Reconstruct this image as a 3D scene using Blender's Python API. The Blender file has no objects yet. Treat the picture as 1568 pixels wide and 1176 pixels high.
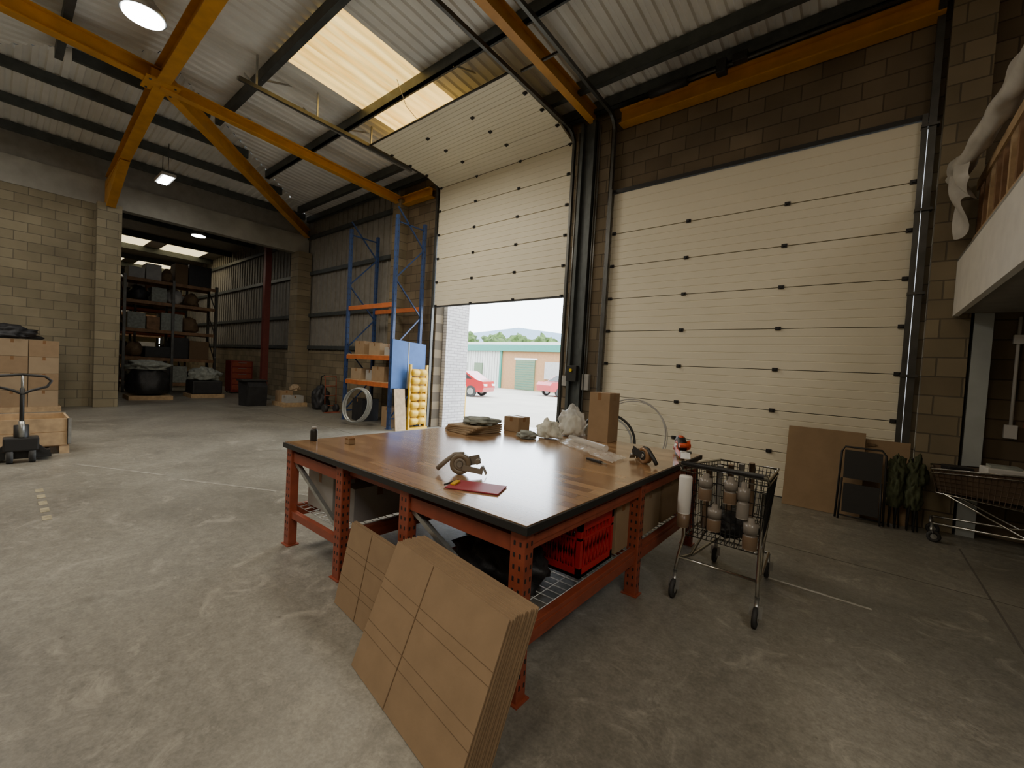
import bpy, bmesh, math, random
from mathutils import Vector, Matrix, Euler, noise
random.seed(7)
scene=bpy.context.scene
V=Vector
# ------------------------------------------------------------------ materials
def newmat(name):
    m=bpy.data.materials.new(name);m.use_nodes=True
    nt=m.node_tree;b=nt.nodes["Principled BSDF"];return m,nt,b
def N(nt,t,**k):
    n=nt.nodes.new(t)
    for a,v in k.items(): setattr(n,a,v)
    return n
def mat(name,col,rough=.6,metal=0,var=.12,scale=6,bump=0,bscale=40,emit=None,estr=0,trans=0,alpha=1,spec=None,coat=0):
    m,nt,b=newmat(name)
    L=nt.links
    b.inputs["Roughness"].default_value=rough;b.inputs["Metallic"].default_value=metal
    if var>0:
        g=N(nt,"ShaderNodeNewGeometry");n=N(nt,"ShaderNodeTexNoise");n.inputs["Scale"].default_value=scale;n.inputs["Detail"].default_value=5
        L.new(g.outputs["Position"],n.inputs["Vector"])
        r=N(nt,"ShaderNodeValToRGB");e=r.color_ramp.elements
        e[0].position=.3;e[1].position=.7
        e[0].color=tuple(c*(1-var) for c in col)+(1,);e[1].color=tuple(min(1,c*(1+var)) for c in col)+(1,)
        L.new(n.outputs["Fac"],r.inputs["Fac"]);L.new(r.outputs["Color"],b.inputs["Base Color"])
    else: b.inputs["Base Color"].default_value=tuple(col)+(1,)
    if bump>0:
        g2=N(nt,"ShaderNodeNewGeometry");n2=N(nt,"ShaderNodeTexNoise");n2.inputs["Scale"].default_value=bscale
        L.new(g2.outputs["Position"],n2.inputs["Vector"])
        bp=N(nt,"ShaderNodeBump");bp.inputs["Strength"].default_value=bump;bp.inputs["Distance"].default_value=.01
        L.new(n2.outputs["Fac"],bp.inputs["Height"]);L.new(bp.outputs["Normal"],b.inputs["Normal"])
    if emit: b.inputs["Emission Color"].default_value=tuple(emit)+(1,);b.inputs["Emission Strength"].default_value=estr
    if trans: b.inputs["Transmission Weight"].default_value=trans
    if alpha<1: b.inputs["Alpha"].default_value=alpha
    if coat: b.inputs["Coat Weight"].default_value=coat
    return m
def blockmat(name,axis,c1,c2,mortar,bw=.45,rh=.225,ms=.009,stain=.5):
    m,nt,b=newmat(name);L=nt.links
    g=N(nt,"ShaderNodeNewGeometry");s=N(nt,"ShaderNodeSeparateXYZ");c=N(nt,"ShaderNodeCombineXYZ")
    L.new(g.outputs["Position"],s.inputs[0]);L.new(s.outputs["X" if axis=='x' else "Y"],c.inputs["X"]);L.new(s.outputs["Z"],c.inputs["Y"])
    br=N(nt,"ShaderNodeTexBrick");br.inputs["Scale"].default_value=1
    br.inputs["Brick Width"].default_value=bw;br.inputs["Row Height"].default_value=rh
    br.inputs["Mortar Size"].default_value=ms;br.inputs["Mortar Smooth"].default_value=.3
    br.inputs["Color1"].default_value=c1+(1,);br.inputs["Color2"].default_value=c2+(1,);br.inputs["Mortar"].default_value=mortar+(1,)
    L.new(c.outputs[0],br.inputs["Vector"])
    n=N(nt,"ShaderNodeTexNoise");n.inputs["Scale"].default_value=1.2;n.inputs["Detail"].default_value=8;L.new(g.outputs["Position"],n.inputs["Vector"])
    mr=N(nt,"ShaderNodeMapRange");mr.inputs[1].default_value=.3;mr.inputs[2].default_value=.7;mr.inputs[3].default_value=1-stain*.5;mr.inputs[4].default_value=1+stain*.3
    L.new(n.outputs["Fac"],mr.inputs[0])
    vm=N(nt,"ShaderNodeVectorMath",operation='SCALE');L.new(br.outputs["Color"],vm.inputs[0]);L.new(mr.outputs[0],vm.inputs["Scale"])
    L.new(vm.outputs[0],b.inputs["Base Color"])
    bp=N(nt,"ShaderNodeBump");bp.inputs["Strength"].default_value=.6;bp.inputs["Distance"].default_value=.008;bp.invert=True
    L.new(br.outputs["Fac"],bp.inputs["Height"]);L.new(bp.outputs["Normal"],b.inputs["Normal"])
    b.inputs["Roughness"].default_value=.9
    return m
def floormat():
    m,nt,b=newmat("concrete_floor");L=nt.links
    g=N(nt,"ShaderNodeNewGeometry")
    def noi(sc,det,ro=.5,di=0):
        n=N(nt,"ShaderNodeTexNoise");n.inputs["Scale"].default_value=sc;n.inputs["Detail"].default_value=det;n.inputs["Roughness"].default_value=ro;n.inputs["Distortion"].default_value=di
        L.new(g.outputs["Position"],n.inputs["Vector"]);return n
    def ramp(n,p0,c0,p1,c1):
        r=N(nt,"ShaderNodeValToRGB");e=r.color_ramp.elements;e[0].position=p0;e[0].color=c0+(1,);e[1].position=p1;e[1].color=c1+(1,);L.new(n.outputs["Fac"],r.inputs["Fac"]);return r
    def mix(a,bb,fac=None,mode='MULTIPLY',f=1):
        mx=N(nt,"ShaderNodeMix",data_type='RGBA',blend_type=mode);mx.inputs[0].default_value=f
        if fac: L.new(fac,mx.inputs[0])
        L.new(a,mx.inputs[6])
        if isinstance(bb,tuple): mx.inputs[7].default_value=bb+(1,)
        else: L.new(bb,mx.inputs[7])
        return mx.outputs[2]
    n1=noi(.55,10,.62,.4);n2=noi(14,8,.75);n3=noi(3.4,10,.75,1.2);n4=noi(1.6,9,.7,.8);n5=noi(60,3,.6);n6=noi(6.5,4,.6,.3)
    c=ramp(n1,.32,(.155,.145,.12),.68,(.30,.285,.24)).outputs[0]
    c=mix(c,ramp(n2,.35,(.76,.76,.76),.65,(1.14,1.14,1.14)).outputs[0])
    c=mix(c,ramp(n5,.35,(.86,.86,.86),.65,(1.1,1.1,1.1)).outputs[0])
    c=mix(c,(.46,.43,.36),ramp(n3,.54,(0,0,0),.66,(.5,.5,.5)).outputs[0],'MIX')
    c=mix(c,(.09,.082,.066),ramp(n4,.58,(0,0,0),.74,(.6,.6,.6)).outputs[0],'MIX')
    c=mix(c,(.07,.062,.05),ramp(n6,.70,(0,0,0),.76,(.6,.6,.6)).outputs[0],'MIX')
    L.new(c,b.inputs["Base Color"])
    mr=N(nt,"ShaderNodeMapRange");mr.inputs[3].default_value=.24;mr.inputs[4].default_value=.6;L.new(n3.outputs["Fac"],mr.inputs[0]);L.new(mr.outputs[0],b.inputs["Roughness"])
    bp=N(nt,"ShaderNodeBump");bp.inputs["Strength"].default_value=.15;bp.inputs["Distance"].default_value=.01;L.new(n2.outputs["Fac"],bp.inputs["Height"]);L.new(bp.outputs["Normal"],b.inputs["Normal"])
    return m
def woodmat():
    m,nt,b=newmat("butcher_block_laminate");L=nt.links
    g=N(nt,"ShaderNodeNewGeometry");s=N(nt,"ShaderNodeSeparateXYZ");c=N(nt,"ShaderNodeCombineXYZ")
    L.new(g.outputs["Position"],s.inputs[0]);L.new(s.outputs["X"],c.inputs["X"]);L.new(s.outputs["Y"],c.inputs["Y"])
    br=N(nt,"ShaderNodeTexBrick");br.inputs["Scale"].default_value=1;br.inputs["Brick Width"].default_value=.62;br.inputs["Row Height"].default_value=.085;br.inputs["Mortar Size"].default_value=.0012;br.offset=.37
    br.inputs["Color1"].default_value=(.50,.31,.16,1);br.inputs["Color2"].default_value=(.27,.145,.068,1);br.inputs["Mortar"].default_value=(.15,.08,.035,1)
    L.new(c.outputs[0],br.inputs["Vector"])
    mp=N(nt,"ShaderNodeMapping");mp.inputs["Scale"].default_value=(3,60,1);L.new(g.outputs["Position"],mp.inputs[0])
    n=N(nt,"ShaderNodeTexNoise");n.inputs["Scale"].default_value=1;n.inputs["Detail"].default_value=4;L.new(mp.outputs[0],n.inputs["Vector"])
    mr=N(nt,"ShaderNodeMapRange");mr.inputs[3].default_value=.75;mr.inputs[4].default_value=1.2;L.new(n.outputs["Fac"],mr.inputs[0])
    vm=N(nt,"ShaderNodeVectorMath",operation='SCALE');L.new(br.outputs["Color"],vm.inputs[0]);L.new(mr.outputs[0],vm.inputs["Scale"])
    L.new(vm.outputs[0],b.inputs["Base Color"]);b.inputs["Roughness"].default_value=.24
    b.inputs["Coat Weight"].default_value=.8;b.inputs["Coat Roughness"].default_value=.16;b.inputs["Coat IOR"].default_value=1.7
    return m
def grpmat():
    m,nt,b=newmat("skylight_grp");L=nt.links
    g=N(nt,"ShaderNodeNewGeometry");mp=N(nt,"ShaderNodeMapping");mp.inputs["Scale"].default_value=(5,.5,1);L.new(g.outputs["Position"],mp.inputs[0])
    n=N(nt,"ShaderNodeTexNoise");n.inputs["Scale"].default_value=1.2;n.inputs["Detail"].default_value=6;L.new(mp.outputs[0],n.inputs["Vector"])
    r=N(nt,"ShaderNodeValToRGB");e=r.color_ramp.elements;e[0].position=.35;e[0].color=(.72,.42,.08,1);e[1].position=.62;e[1].color=(1,.74,.26,1);L.new(n.outputs["Fac"],r.inputs["Fac"])
    L.new(r.outputs[0],b.inputs["Emission Color"]);b.inputs["Emission Strength"].default_value=1.75;b.inputs["Base Color"].default_value=(.7,.5,.2,1);b.inputs["Roughness"].default_value=.5
    return m
MF=floormat();MW=woodmat();GRP=grpmat()
BLKx=blockmat("concrete_block_x",'x',(.27,.22,.14),(.18,.145,.09),(.12,.10,.07))
BLKy=blockmat("concrete_block_y",'y',(.26,.22,.14),(.19,.16,.10),(.13,.11,.075))
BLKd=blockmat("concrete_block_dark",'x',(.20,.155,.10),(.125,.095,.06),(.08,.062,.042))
WBR=blockmat("painted_brick",'y',(.62,.60,.60),(.50,.47,.47),(.33,.31,.31),.225,.075,.01,.2)
CONC=mat("concrete_band",(.30,.285,.24),.85,var=.2,scale=2,bump=.2)
ROOF=mat("roof_sheet_grey",(.74,.74,.71),.5,var=.10,scale=1.5)
GRPW=mat("skylight_grp_pale",(.9,.8,.5),.5,var=0,emit=(1,.82,.45),estr=2.0)
PURL=mat("purlin_dark",(.075,.085,.085),.5,.3,var=.2)
YEL=mat("yellow_steel",(.56,.26,.028),.45,var=.15,scale=4)
DOORW=mat("door_panel_cream",(.80,.745,.59),.5,var=.04,scale=1)
SEAM=mat("seam_dark",(.12,.11,.09),.7,var=0)
BLACK=mat("black_plastic",(.02,.02,.02),.5,var=0)
TRK=mat("track_steel_dark",(.09,.09,.085),.4,.6,var=.2)
GALV=mat("galvanised_steel",(.42,.43,.42),.38,.8,var=.12,scale=20)
CHR=mat("chrome_wire",(.55,.54,.50),.25,1,var=0)
REDST=mat("red_oxide_steel",(.29,.065,.032),.45,var=.15,scale=12)
BLUE=mat("rack_blue",(.025,.055,.16),.45,var=.15)
ORG=mat("rack_orange",(.50,.14,.04),.45,var=.15)
CARD=mat("cardboard",(.31,.21,.12),.85,var=.07,scale=8,bump=.08)
CARD2=mat("cardboard_light",(.36,.265,.165),.85,var=.07,scale=5)
CARD3=mat("cardboard_dark",(.17,.11,.06),.9,var=.2,scale=60)  # dark cardboard for creases and goods; paints shade between stacked sheets
REDP=mat("red_plastic",(.50,.015,.02),.35,var=.05)
DKCL=mat("dark_bag",(.018,.018,.02),.55,var=.3,bump=.4)
WHT=mat("white_paper",(.72,.71,.68),.6,var=.04)
GREYB=mat("grey_carton",(.38,.37,.35),.7,var=.1)
CLG=mat("grey_cloth",(.27,.29,.26),.9,var=.25,scale=12)
CLW=mat("pale_cloth",(.62,.62,.54),.85,var=.2,scale=14)
GRNC=mat("olive_canvas",(.055,.065,.03),.85,var=.3,scale=20)
BRNC=mat("brown_mesh_basket",(.10,.065,.04),.6,var=.2)
WOODP=mat("pine",(.46,.32,.18),.7,var=.2,scale=9)
WOODD=mat("dark_timber",(.24,.135,.07),.75,var=.3,scale=6)
PLAST=mat("clear_film",(.85,.85,.82),.12,var=0,alpha=.38)
POLY=mat("polythene_sheet",(.50,.48,.44),.4,var=.15)
PLSTR=mat("painted_fascia",(.66,.64,.59),.7,var=.06)
TAPE=mat("brown_tape",(.26,.14,.065),.25,var=.05)
YPL=mat("yellow_plastic",(.72,.43,.02),.4,var=.08)
BLUB=mat("blue_board",(.05,.13,.36),.6,var=.08)
LAMP=mat("lamp_lens",(1,1,1),.4,var=0,emit=(.95,.98,1),estr=25)
LINEW=mat("floor_line_white",(.55,.53,.47),.7,var=.3,scale=14)
LINEF=mat("floor_line_faded",(.30,.285,.245),.6,var=.3,scale=14)
LINEY=mat("floor_line_yellow",(.34,.30,.19),.7,var=.3,scale=14)
JOINT=mat("floor_joint",(.11,.10,.085),.9,var=0)
RUB=mat("rubber",(.035,.035,.035),.7,var=0)
PVC=mat("grey_hose",(.30,.32,.32),.4,var=0)
CLAD=mat("wall_cladding",(.25,.235,.205),.6,var=.12)
# ------------------------------------------------------------------ builder
class B:
    def __init__(s,name): s.name=name;s.bm=bmesh.new();s.mats=[]
    def mi(s,m):
        if m not in s.mats: s.mats.append(m)
        return s.mats.index(m)
    def raw(s,vs,fs,m,smooth=False):
        v=[s.bm.verts.new(p) for p in vs];i=s.mi(m)
        for f in fs:
            try: fc=s.bm.faces.new([v[k] for k in f])
            except ValueError: continue
            fc.material_index=i;fc.smooth=smooth
        return v
    def boxm(s,M,size,m,bev=0):
        hx,hy,hz=[a/2 for a in size]
        ps=[M@V((x,y,z)) for x in(-hx,hx) for y in(-hy,hy) for z in(-hz,hz)]
        fs=[(0,1,3,2),(4,6,7,5),(0,4,5,1),(2,3,7,6),(0,2,6,4),(1,5,7,3)]
        v=s.raw(ps,fs,m)
        if bev>0:
            es=set(e for a in v for e in a.link_edges)
            r=bmesh.ops.bevel(s.bm,geom=list(es),offset=bev,segments=2,affect='EDGES',profile=.6)
            i=s.mi(m)
            for f in r['faces']: f.material_index=i
    def box(s,c,size,m,rot=(0,0,0),bev=0):
        s.boxm(Matrix.Translation(c)@Euler(rot).to_matrix().to_4x4(),size,m,bev)
    def bb(s,x0,x1,y0,y1,z0,z1,m,bev=0):
        s.box(((x0+x1)/2,(y0+y1)/2,(z0+z1)/2),(abs(x1-x0),abs(y1-y0),abs(z1-z0)),m,bev=bev)
    def fr(s,p1,p2,up=(0,0,1)):
        p1=V(p1);p2=V(p2);d=(p2-p1);L=d.length;d.normalize();up=V(up)
        if abs(d.dot(up))>.99: up=V((0,1,0))
        r=d.cross(up).normalized();u=r.cross(d)
        return Matrix(((r.x,d.x,u.x,(p1.x+p2.x)/2),(r.y,d.y,u.y,(p1.y+p2.y)/2),(r.z,d.z,u.z,(p1.z+p2.z)/2),(0,0,0,1))),L
    def beam(s,p1,p2,w,h,m,up=(0,0,1),bev=0):
        M,L=s.fr(p1,p2,up);s.boxm(M,(w,L,h),m,bev)
    def ibeam(s,p1,p2,w,h,m,t=.02,up=(0,0,1)):
        M,L=s.fr(p1,p2,up)
        s.boxm(M,(t,L,h-2*t),m)
        for k in(-1,1): s.boxm(M@Matrix.Translation((0,0,k*(h-t)/2)),(w,L,t),m)
    def cyl(s,p1,p2,r,m,seg=12,r2=None,smooth=True):
        M,L=s.fr(p1,p2);r2=r if r2 is None else r2
        vs=[];
        for k,rr in((-.5,r),(.5,r2)):
            for i in range(seg):
                a=2*math.pi*i/seg;vs.append(M@V((rr*math.cos(a),k*L,rr*math.sin(a))))
        v=s.raw(vs,[(i,(i+1)%seg,seg+(i+1)%seg,seg+i) for i in range(seg)],m,smooth)
        i0=s.mi(m)
        for q in(v[:seg],v[seg:][::-1]):
            f=s.bm.faces.new(q);f.material_index=i0
    def tube(s,pts,r,m,seg=8,closed=False):
        pts=[V(p) for p in pts];n=len(pts);rings=[]
        prev=None
        for i,p in enumerate(pts):
            if closed: t=(pts[(i+1)%n]-pts[i-1])
            else: t=pts[min(i+1,n-1)]-pts[max(i-1,0)]
            t.normalize()
            if prev is None:
                a=V((0,0,1)) if abs(t.z)<.9 else V((1,0,0));u=t.cross(a).normalized()
            else: u=(prev-t*prev.dot(t)).normalized()
            prev=u;w=t.cross(u)
            rings.append([p+r*(math.cos(2*math.pi*k/seg)*u+math.sin(2*math.pi*k/seg)*w) for k in range(seg)])
        vs=[q for g in rings for q in g];fs=[]
        for i in range(n if closed else n-1):
            j=(i+1)%n
            for k in range(seg):fs.append((i*seg+k,i*seg+(k+1)%seg,j*seg+(k+1)%seg,j*seg+k))
        if not closed: fs+= [tuple(range(seg)),tuple(range((n-1)*seg,n*seg))]
        s.raw(vs,fs,m,True)
    def ring(s,c,R,r,m,axis=(0,0,1),seg=32,arc=2*math.pi,a0=0,sc=(1,1)):
        q=V((0,0,1)).rotation_difference(V(axis))
        full=arc>6.2;n=seg
        pts=[V(c)+q@V((R*sc[0]*math.cos(a0+arc*i/(n if full else n-1)),R*sc[1]*math.sin(a0+arc*i/(n if full else n-1)),0)) for i in range(n)]
        s.tube(pts,r,m,8,closed=full)
    def lathe(s,c,prof,m,seg=20,axis=(0,0,1)):
        q=V((0,0,1)).rotation_difference(V(axis));vs=[];n=len(prof)
        for r,z in prof:
            for k in range(seg):
                a=2*math.pi*k/seg;vs.append(V(c)+q@V((r*math.cos(a),r*math.sin(a),z)))
        fs=[(i*seg+k,i*seg+(k+1)%seg,(i+1)*seg+(k+1)%seg,(i+1)*seg+k) for i in range(n-1) for k in range(seg)]
        fs+=[tuple(range(seg)),tuple(range((n-1)*seg,n*seg))]
        s.raw(vs,fs,m,True)
    def hollow(s,c,ro,ri,h,m,axis=(0,0,1),seg=28):
        q=V((0,0,1)).rotation_difference(V(axis));vs=[]
        prof=[(ro,-h/2),(ro,h/2),(ri,h/2),(ri,-h/2)]
        for r,z in prof:
            for k in range(seg):
                a=2*math.pi*k/seg;vs.append(V(c)+q@V((r*math.cos(a),r*math.sin(a),z)))
        s.raw(vs,[(i*seg+k,i*seg+(k+1)%seg,((i+1)%4)*seg+(k+1)%seg,((i+1)%4)*seg+k) for i in range(4) for k in range(seg)],m,True)
    def prism(s,poly,ext,m):
        n=len(poly);e=V(ext);vs=[V(p) for p in poly]+[V(p)+e for p in poly]
        s.raw(vs,[tuple(range(n)),tuple(range(2*n-1,n-1,-1))]+[(i,(i+1)%n,n+(i+1)%n,n+i) for i in range(n)],m)
    def grid(s,f,nu,nv,m,smooth=True):
        vs=[f(i/nu,j/nv) for i in range(nu+1) for j in range(nv+1)]
        s.raw(vs,[(i*(nv+1)+j,(i+1)*(nv+1)+j,(i+1)*(nv+1)+j+1,i*(nv+1)+j+1) for i in range(nu) for j in range(nv)],m,smooth)
    def blob(s,c,size,m,seed=0,amp=.35,sub=4,fr=2.2):
        b2=bmesh.new();bmesh.ops.create_icosphere(b2,subdivisions=sub,radius=1)
        vs=[];
        for v in b2.verts:
            p=v.co.copy();n=noise.noise(p*fr+V((seed*7.1,0,seed)))+.5*noise.noise(p*fr*2.7+V((0,seed*3,0)))
            p*=1+amp*n
            if p.z<-.5: p.z=-.5+(p.z+.5)*.08
            vs.append(V((c[0]+p.x*size[0],c[1]+p.y*size[1],c[2]+(p.z+.58)*size[2])))
        fs=[[v.index for v in f.verts] for f in b2.faces];b2.free()
        s.raw(vs,fs,m,True)
    def wires(s,a,b_,c,d,nu,nv,r,m):
        a,b_,c,d=V(a),V(b_),V(c),V(d)
        for i in range(nu+1):
            t=i/nu;s.cyl(a.lerp(b_,t),d.lerp(c,t),r,m,4)
        for j in range(nv+1):
            t=j/nv;s.cyl(a.lerp(d,t),b_.lerp(c,t),r,m,4)
    def carton(s,x0,x1,y0,y1,z0,z1,m=None,flap='x'):
        m=m or CARD;s.bb(x0,x1,y0,y1,z0,z1,m,bev=.004)
        cx,cy=(x0+x1)/2,(y0+y1)/2
        s.bb(x0+.01,x1-.01,cy-.025,cy+.025,z1,z1+.001,TAPE)
        h=min(.08,(z1-z0)*.3)
        s.bb(cx-.02,cx+.02,y0-.0015,y0,z1-h,z1-.003,TAPE)
        s.bb(x0-.0015,x0,cy-.025,cy+.025,z1-h,z1-.003,TAPE);s.bb(x1,x1+.0015,cy-.025,cy+.025,z1-h,z1-.003,TAPE)
    def done(s,recalc=True):
        if recalc: bmesh.ops.recalc_face_normals(s.bm,faces=s.bm.faces[:])
        s.bm.verts.ensure_lookup_table()
        xs=[v.co for v in s.bm.verts];mn=V((min(p.x for p in xs),min(p.y for p in xs),min(p.z for p in xs)));mx=V((max(p.x for p in xs),max(p.y for p in xs),max(p.z for p in xs)))
        o=V(((mn.x+mx.x)/2,(mn.y+mx.y)/2,mn.z))
        for v in s.bm.verts:v.co-=o
        me=bpy.data.meshes.new(s.name);s.bm.to_mesh(me);s.bm.free()
        for m in s.mats:me.materials.append(m)
        ob=bpy.data.objects.new(s.name,me);ob.location=o;scene.collection.objects.link(ob);return ob
# ------------------------------------------------------------------ shell
D=7.19;LX=-15.84;RY=1.87;YB=-3.45;XR=6.0;XH=-38.0;AX=-10.3
b=B("floor");b.bb(XH,XR,YB,D+.25,-.15,0,MF);b.done()
b=B("floor_line");b.bb(-.50,.17,4.065,4.09,0,.002,LINEW);b.done()
b=B("floor_line")
for k,(x0,x1) in enumerate(((-8.2,-6.7),(-6.6,-5.2),(-5.1,-3.95))):b.box(((x0+x1)/2,1.05+k*.75,.001),(x1-x0,.04,.002),LINEF,(0,0,.5))
b.done()
b=B("floor_line")
for k in range(5): b.bb(-6.9+.28*k,-6.75+.28*k,.28,.34,0,.002,LINEY)
b.done()
b=B("floor_joint");b.bb(.9,.915,-2,6.4,0,.0015,JOINT);b.bb(-15,5.9,4.995,5.005,0,.0015,JOINT);b.bb(-15,5.9,-1,-.99,0,.0015,JOINT);b.done()
b=B("wall_door_side")
T=D+.25
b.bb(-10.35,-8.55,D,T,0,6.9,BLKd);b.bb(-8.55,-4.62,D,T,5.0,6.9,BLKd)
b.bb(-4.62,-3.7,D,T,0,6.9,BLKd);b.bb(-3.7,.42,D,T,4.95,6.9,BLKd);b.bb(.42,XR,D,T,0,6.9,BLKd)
b.bb(XH,-10.35,D,T,0,1.9,BLKx);b.bb(XH,-10.35,D+.06,T,1.9,6.9,CLAD)
for i in range(92):
    x=-37.9+i*.3
    b.bb(x,x+.05,D+.03,D+.06,1.9,6.9,CLAD)
for z in(1.95,3.1,4.6,5.9):b.bb(XH,-10.35,D-.06,D+.03,z,z+.12,PURL)
b.done()
b=B("column_door_side")
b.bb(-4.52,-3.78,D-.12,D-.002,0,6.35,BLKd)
b.bb(-4.36,-4.30,D-.24,D-.12,0,6.3,PURL);b.bb(-4.12,-4.06,D-.24,D-.12,0,6.3,PURL);b.bb(-4.36,-4.06,D-.16,D-.12,0,6.3,PURL);b.done()
b=B("column_door_side");b.bb(.56,.92,D-.2,D-.002,0,6.3,BLKx);b.done()
b=B("column_door_side");b.bb(-10.3,-9.95,D-.25,D-.002,0,6.1,BLKx);b.done()
b=B("wall_end")
b.bb(LX-.25,LX,YB,2.1,0,5.38,BLKy);b.bb(LX-.25,LX,6.75,D,0,5.38,BLKy)
b.bb(LX-.27,LX+.02,YB,D,5.36,6.02,CONC);b.bb(LX-.2,LX-.05,YB,D,6.02,6.75,CLAD);b.done()
b=B("column_end");b.bb(LX,LX+.3,1.62,2.1,0,5.38,BLKy);b.done()
b=B("column_end");b.bb(LX-.3,LX+.3,6.72,D-.01,0,5.38,BLKx);b.done()
b=B("wall_back");b.bb(XH,XR,YB-.25,YB,0,6.9,BLKx);b.done()
b=B("wall_right");b.bb(XR,XR+.25,YB,D,0,6.9,BLKy);b.done()
b=B("wall_far_hall");b.bb(XH-.25,XH,YB,D,0,6.9,BLKy);b.done()
# roof
def zr(y): return 6.66+.075*(5.32-abs(y-RY))
def zh(x): return 6.66+.075*5.32/5.54*(x-LX)
PR=[(0,0),(.085,0),(.11,.035),(.175,.035),(.2,0)]
def prof(a,bnd):
    out=[];x=a
    while x<bnd:
        for o,d in PR[:-1]: out.append((x+o,d))
        x+=.2
    return out
SKX=[(-8.35,-6.45),(-2.2,-.4),(2.6,4.4)]
b=B("ceiling")
P=prof(LX,XR)
for side in(1,-1):
    brk=[0,1.23,2.93,4.58,5.5]
    for (xa,da),(xb,db) in zip(P,P[1:]):
        xm=(xa+xb)/2
        def ys(x): return 0 if x>AX else (AX-x)*5.32/5.54
        for k in range(4):
            a1,a2=max(brk[k],ys(xa)),max(brk[k],ys(xb))
            e=brk[k+1]
            if a1>=e and a2>=e: continue
            a1=min(a1,e);a2=min(a2,e)
            sky=any(s0<xm<s1 for s0,s1 in SKX) and ((side==1 and xm<-5 and k in(1,2)) or (side==-1 and k in(1,2)) )  # back-slope strips are unseen, added as glowing panels to light table and floor
            def P3(x,dy,d):
                y=RY+side*dy;return V((x,y,zr(y)+d))
            pts=[P3(xa,a1,da),P3(xb,a2,db),P3(xb,e,db),P3(xa,e,da)]
            if (pts[0]-pts[3]).length<1e-4: pts=pts[:3]
            elif (pts[1]-pts[2]).length<1e-4: pts=[pts[0],pts[1],pts[3]]
            b.raw(pts,[tuple(range(len(pts)))],GRP if sky else ROOF)
Q=prof(YB,D)
for (ya,da),(yb,db) in zip(Q,Q[1:]):
    xe=lambda y:AX-abs(y-RY)*5.54/5.32
    b.raw([V((LX-.2,ya,zh(LX-.2)+da)),V((LX-.2,yb,zh(LX-.2)+db)),V((xe(yb),yb,zh(xe(yb))+db)),V((xe(ya),ya,zh(xe(ya))+da))],[(0,1,2,3)],ROOF)
b.raw([V((LX,YB-.2,7.3)),V((XR+.2,YB-.2,7.3)),V((XR+.2,D+.25,7.3)),V((LX,D+.25,7.3))],[(0,1,2,3)],PURL)
b.done(False)
b=B("ceiling_far_hall")
segs=[(XH,-33.6),(-33.6,-31.6),(-31.6,-27.2),(-27.2,-24.6),(-24.6,LX-.2)]
for i,(x0,x1) in enumerate(segs):
    for y0,y1 in((YB,-.6),(-.6,1.2),(1.2,2.9),(2.9,4.4),(4.4,5.0),(5.0,6.6),(6.6,D+.2)):
        sk=i in(1,3) and (y0,y1) in((2.9,4.4),(5.0,6.6),(-.6,1.2))
        b.bb(x0,x1,y0,y1,6.55,6.6,GRPW if sk else CLAD)
b.done()
b=B("roof_purlins")
for y in(3.1,4.8,6.45,7.05,.64,-1.06,-2.7):
    d=abs(y-RY);x0=AX-d*5.54/5.32
    z=zr(y)-.11
    b.bb(x0,XR,y-.035,y+.035,z-.1,z+.1,PURL);b.bb(x0,XR,y-.035,y+.07,z-.1,z-.085,PURL)
for x in(-11.4,-12.6,-14.1,-15.5):
    d=(AX-x)*5.32/5.54;z=zh(x)-.11
    b.bb(x-.035,x+.035,RY-d,RY+d,z-.1,z+.1,PURL)
for x in range(-36,-16,3): b.bb(x,x+.1,YB,D,6.3,6.54,PURL)
for y in(3.1,4.8):
    for x in(-11.0,-9.0,-5.6,-2.6,.4):
        b.beam((x,y,zr(y)-.2),(x,y+.55,zr(y)-.02),.02,.03,GALV)
b.done()
b=B("roof_frame_yellow")
ap=(AX,RY,6.60)
b.ibeam((AX,RY,6.62),(XR,RY,6.66),.2,.36,YEL)                   # ridge
b.ibeam(ap,(LX+.1,D-.1,6.10),.18,.30,YEL)
b.ibeam(ap,(LX+.15,RY,5.95),.2,.32,YEL)
b.prism([(LX+.05,RY-.09,6.0),(LX+.05,RY-.09,5.3),(LX+.35,RY-.09,5.3),(LX+2.2,RY-.09,6.0)],(0,.18,0),YEL)
b.ibeam((AX,RY,6.52),(-10.1,D-.1,6.08),.16,.2,YEL)
b.ibeam((AX,RY,6.60),(-9.0,YB+.1,6.30),.18,.28,YEL)
for x in(-4.16,1.9):
    b.ibeam((x,RY,6.62),(x,D-.1,6.42),.14,.26,YEL);b.ibeam((x,RY,6.62),(x,YB+.1,6.42),.14,.26,YEL)
b.box((AX,RY,6.45),(.5,.5,.03),YEL);b.box((AX,RY,6.55),(.34,.34,.2),YEL)
for s in(-.18,.18):
    for t in(-.18,.18): b.cyl((AX+s,RY+t,6.42),(AX+s,RY+t,6.45),.02,TRK,8)
b.done()
b=B("eaves_beam_yellow")
b.ibeam((-3.60,D-.12,6.2),(.5,D-.12,6.2),.2,.26,YEL)
b.cyl((-3.0,D-.34,6.30),(.3,D-.34,6.30),.02,TRK);b.cyl((-3.0,D-.34,6.30),(-2.4,D-.34,6.3),.07,BLACK)
b.box((-1.9,D-.34,6.3),(.14,.14,.2),BLACK,bev=.01);b.box((-1.65,D-.34,6.34),(.2,.12,.12),BLACK,bev=.01);b.done()
b=B("eaves_beam_yellow");b.ibeam((-10.3,D-.12,6.05),(-8.80,D-.12,6.05),.2,.22,YEL);b.done()
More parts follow.
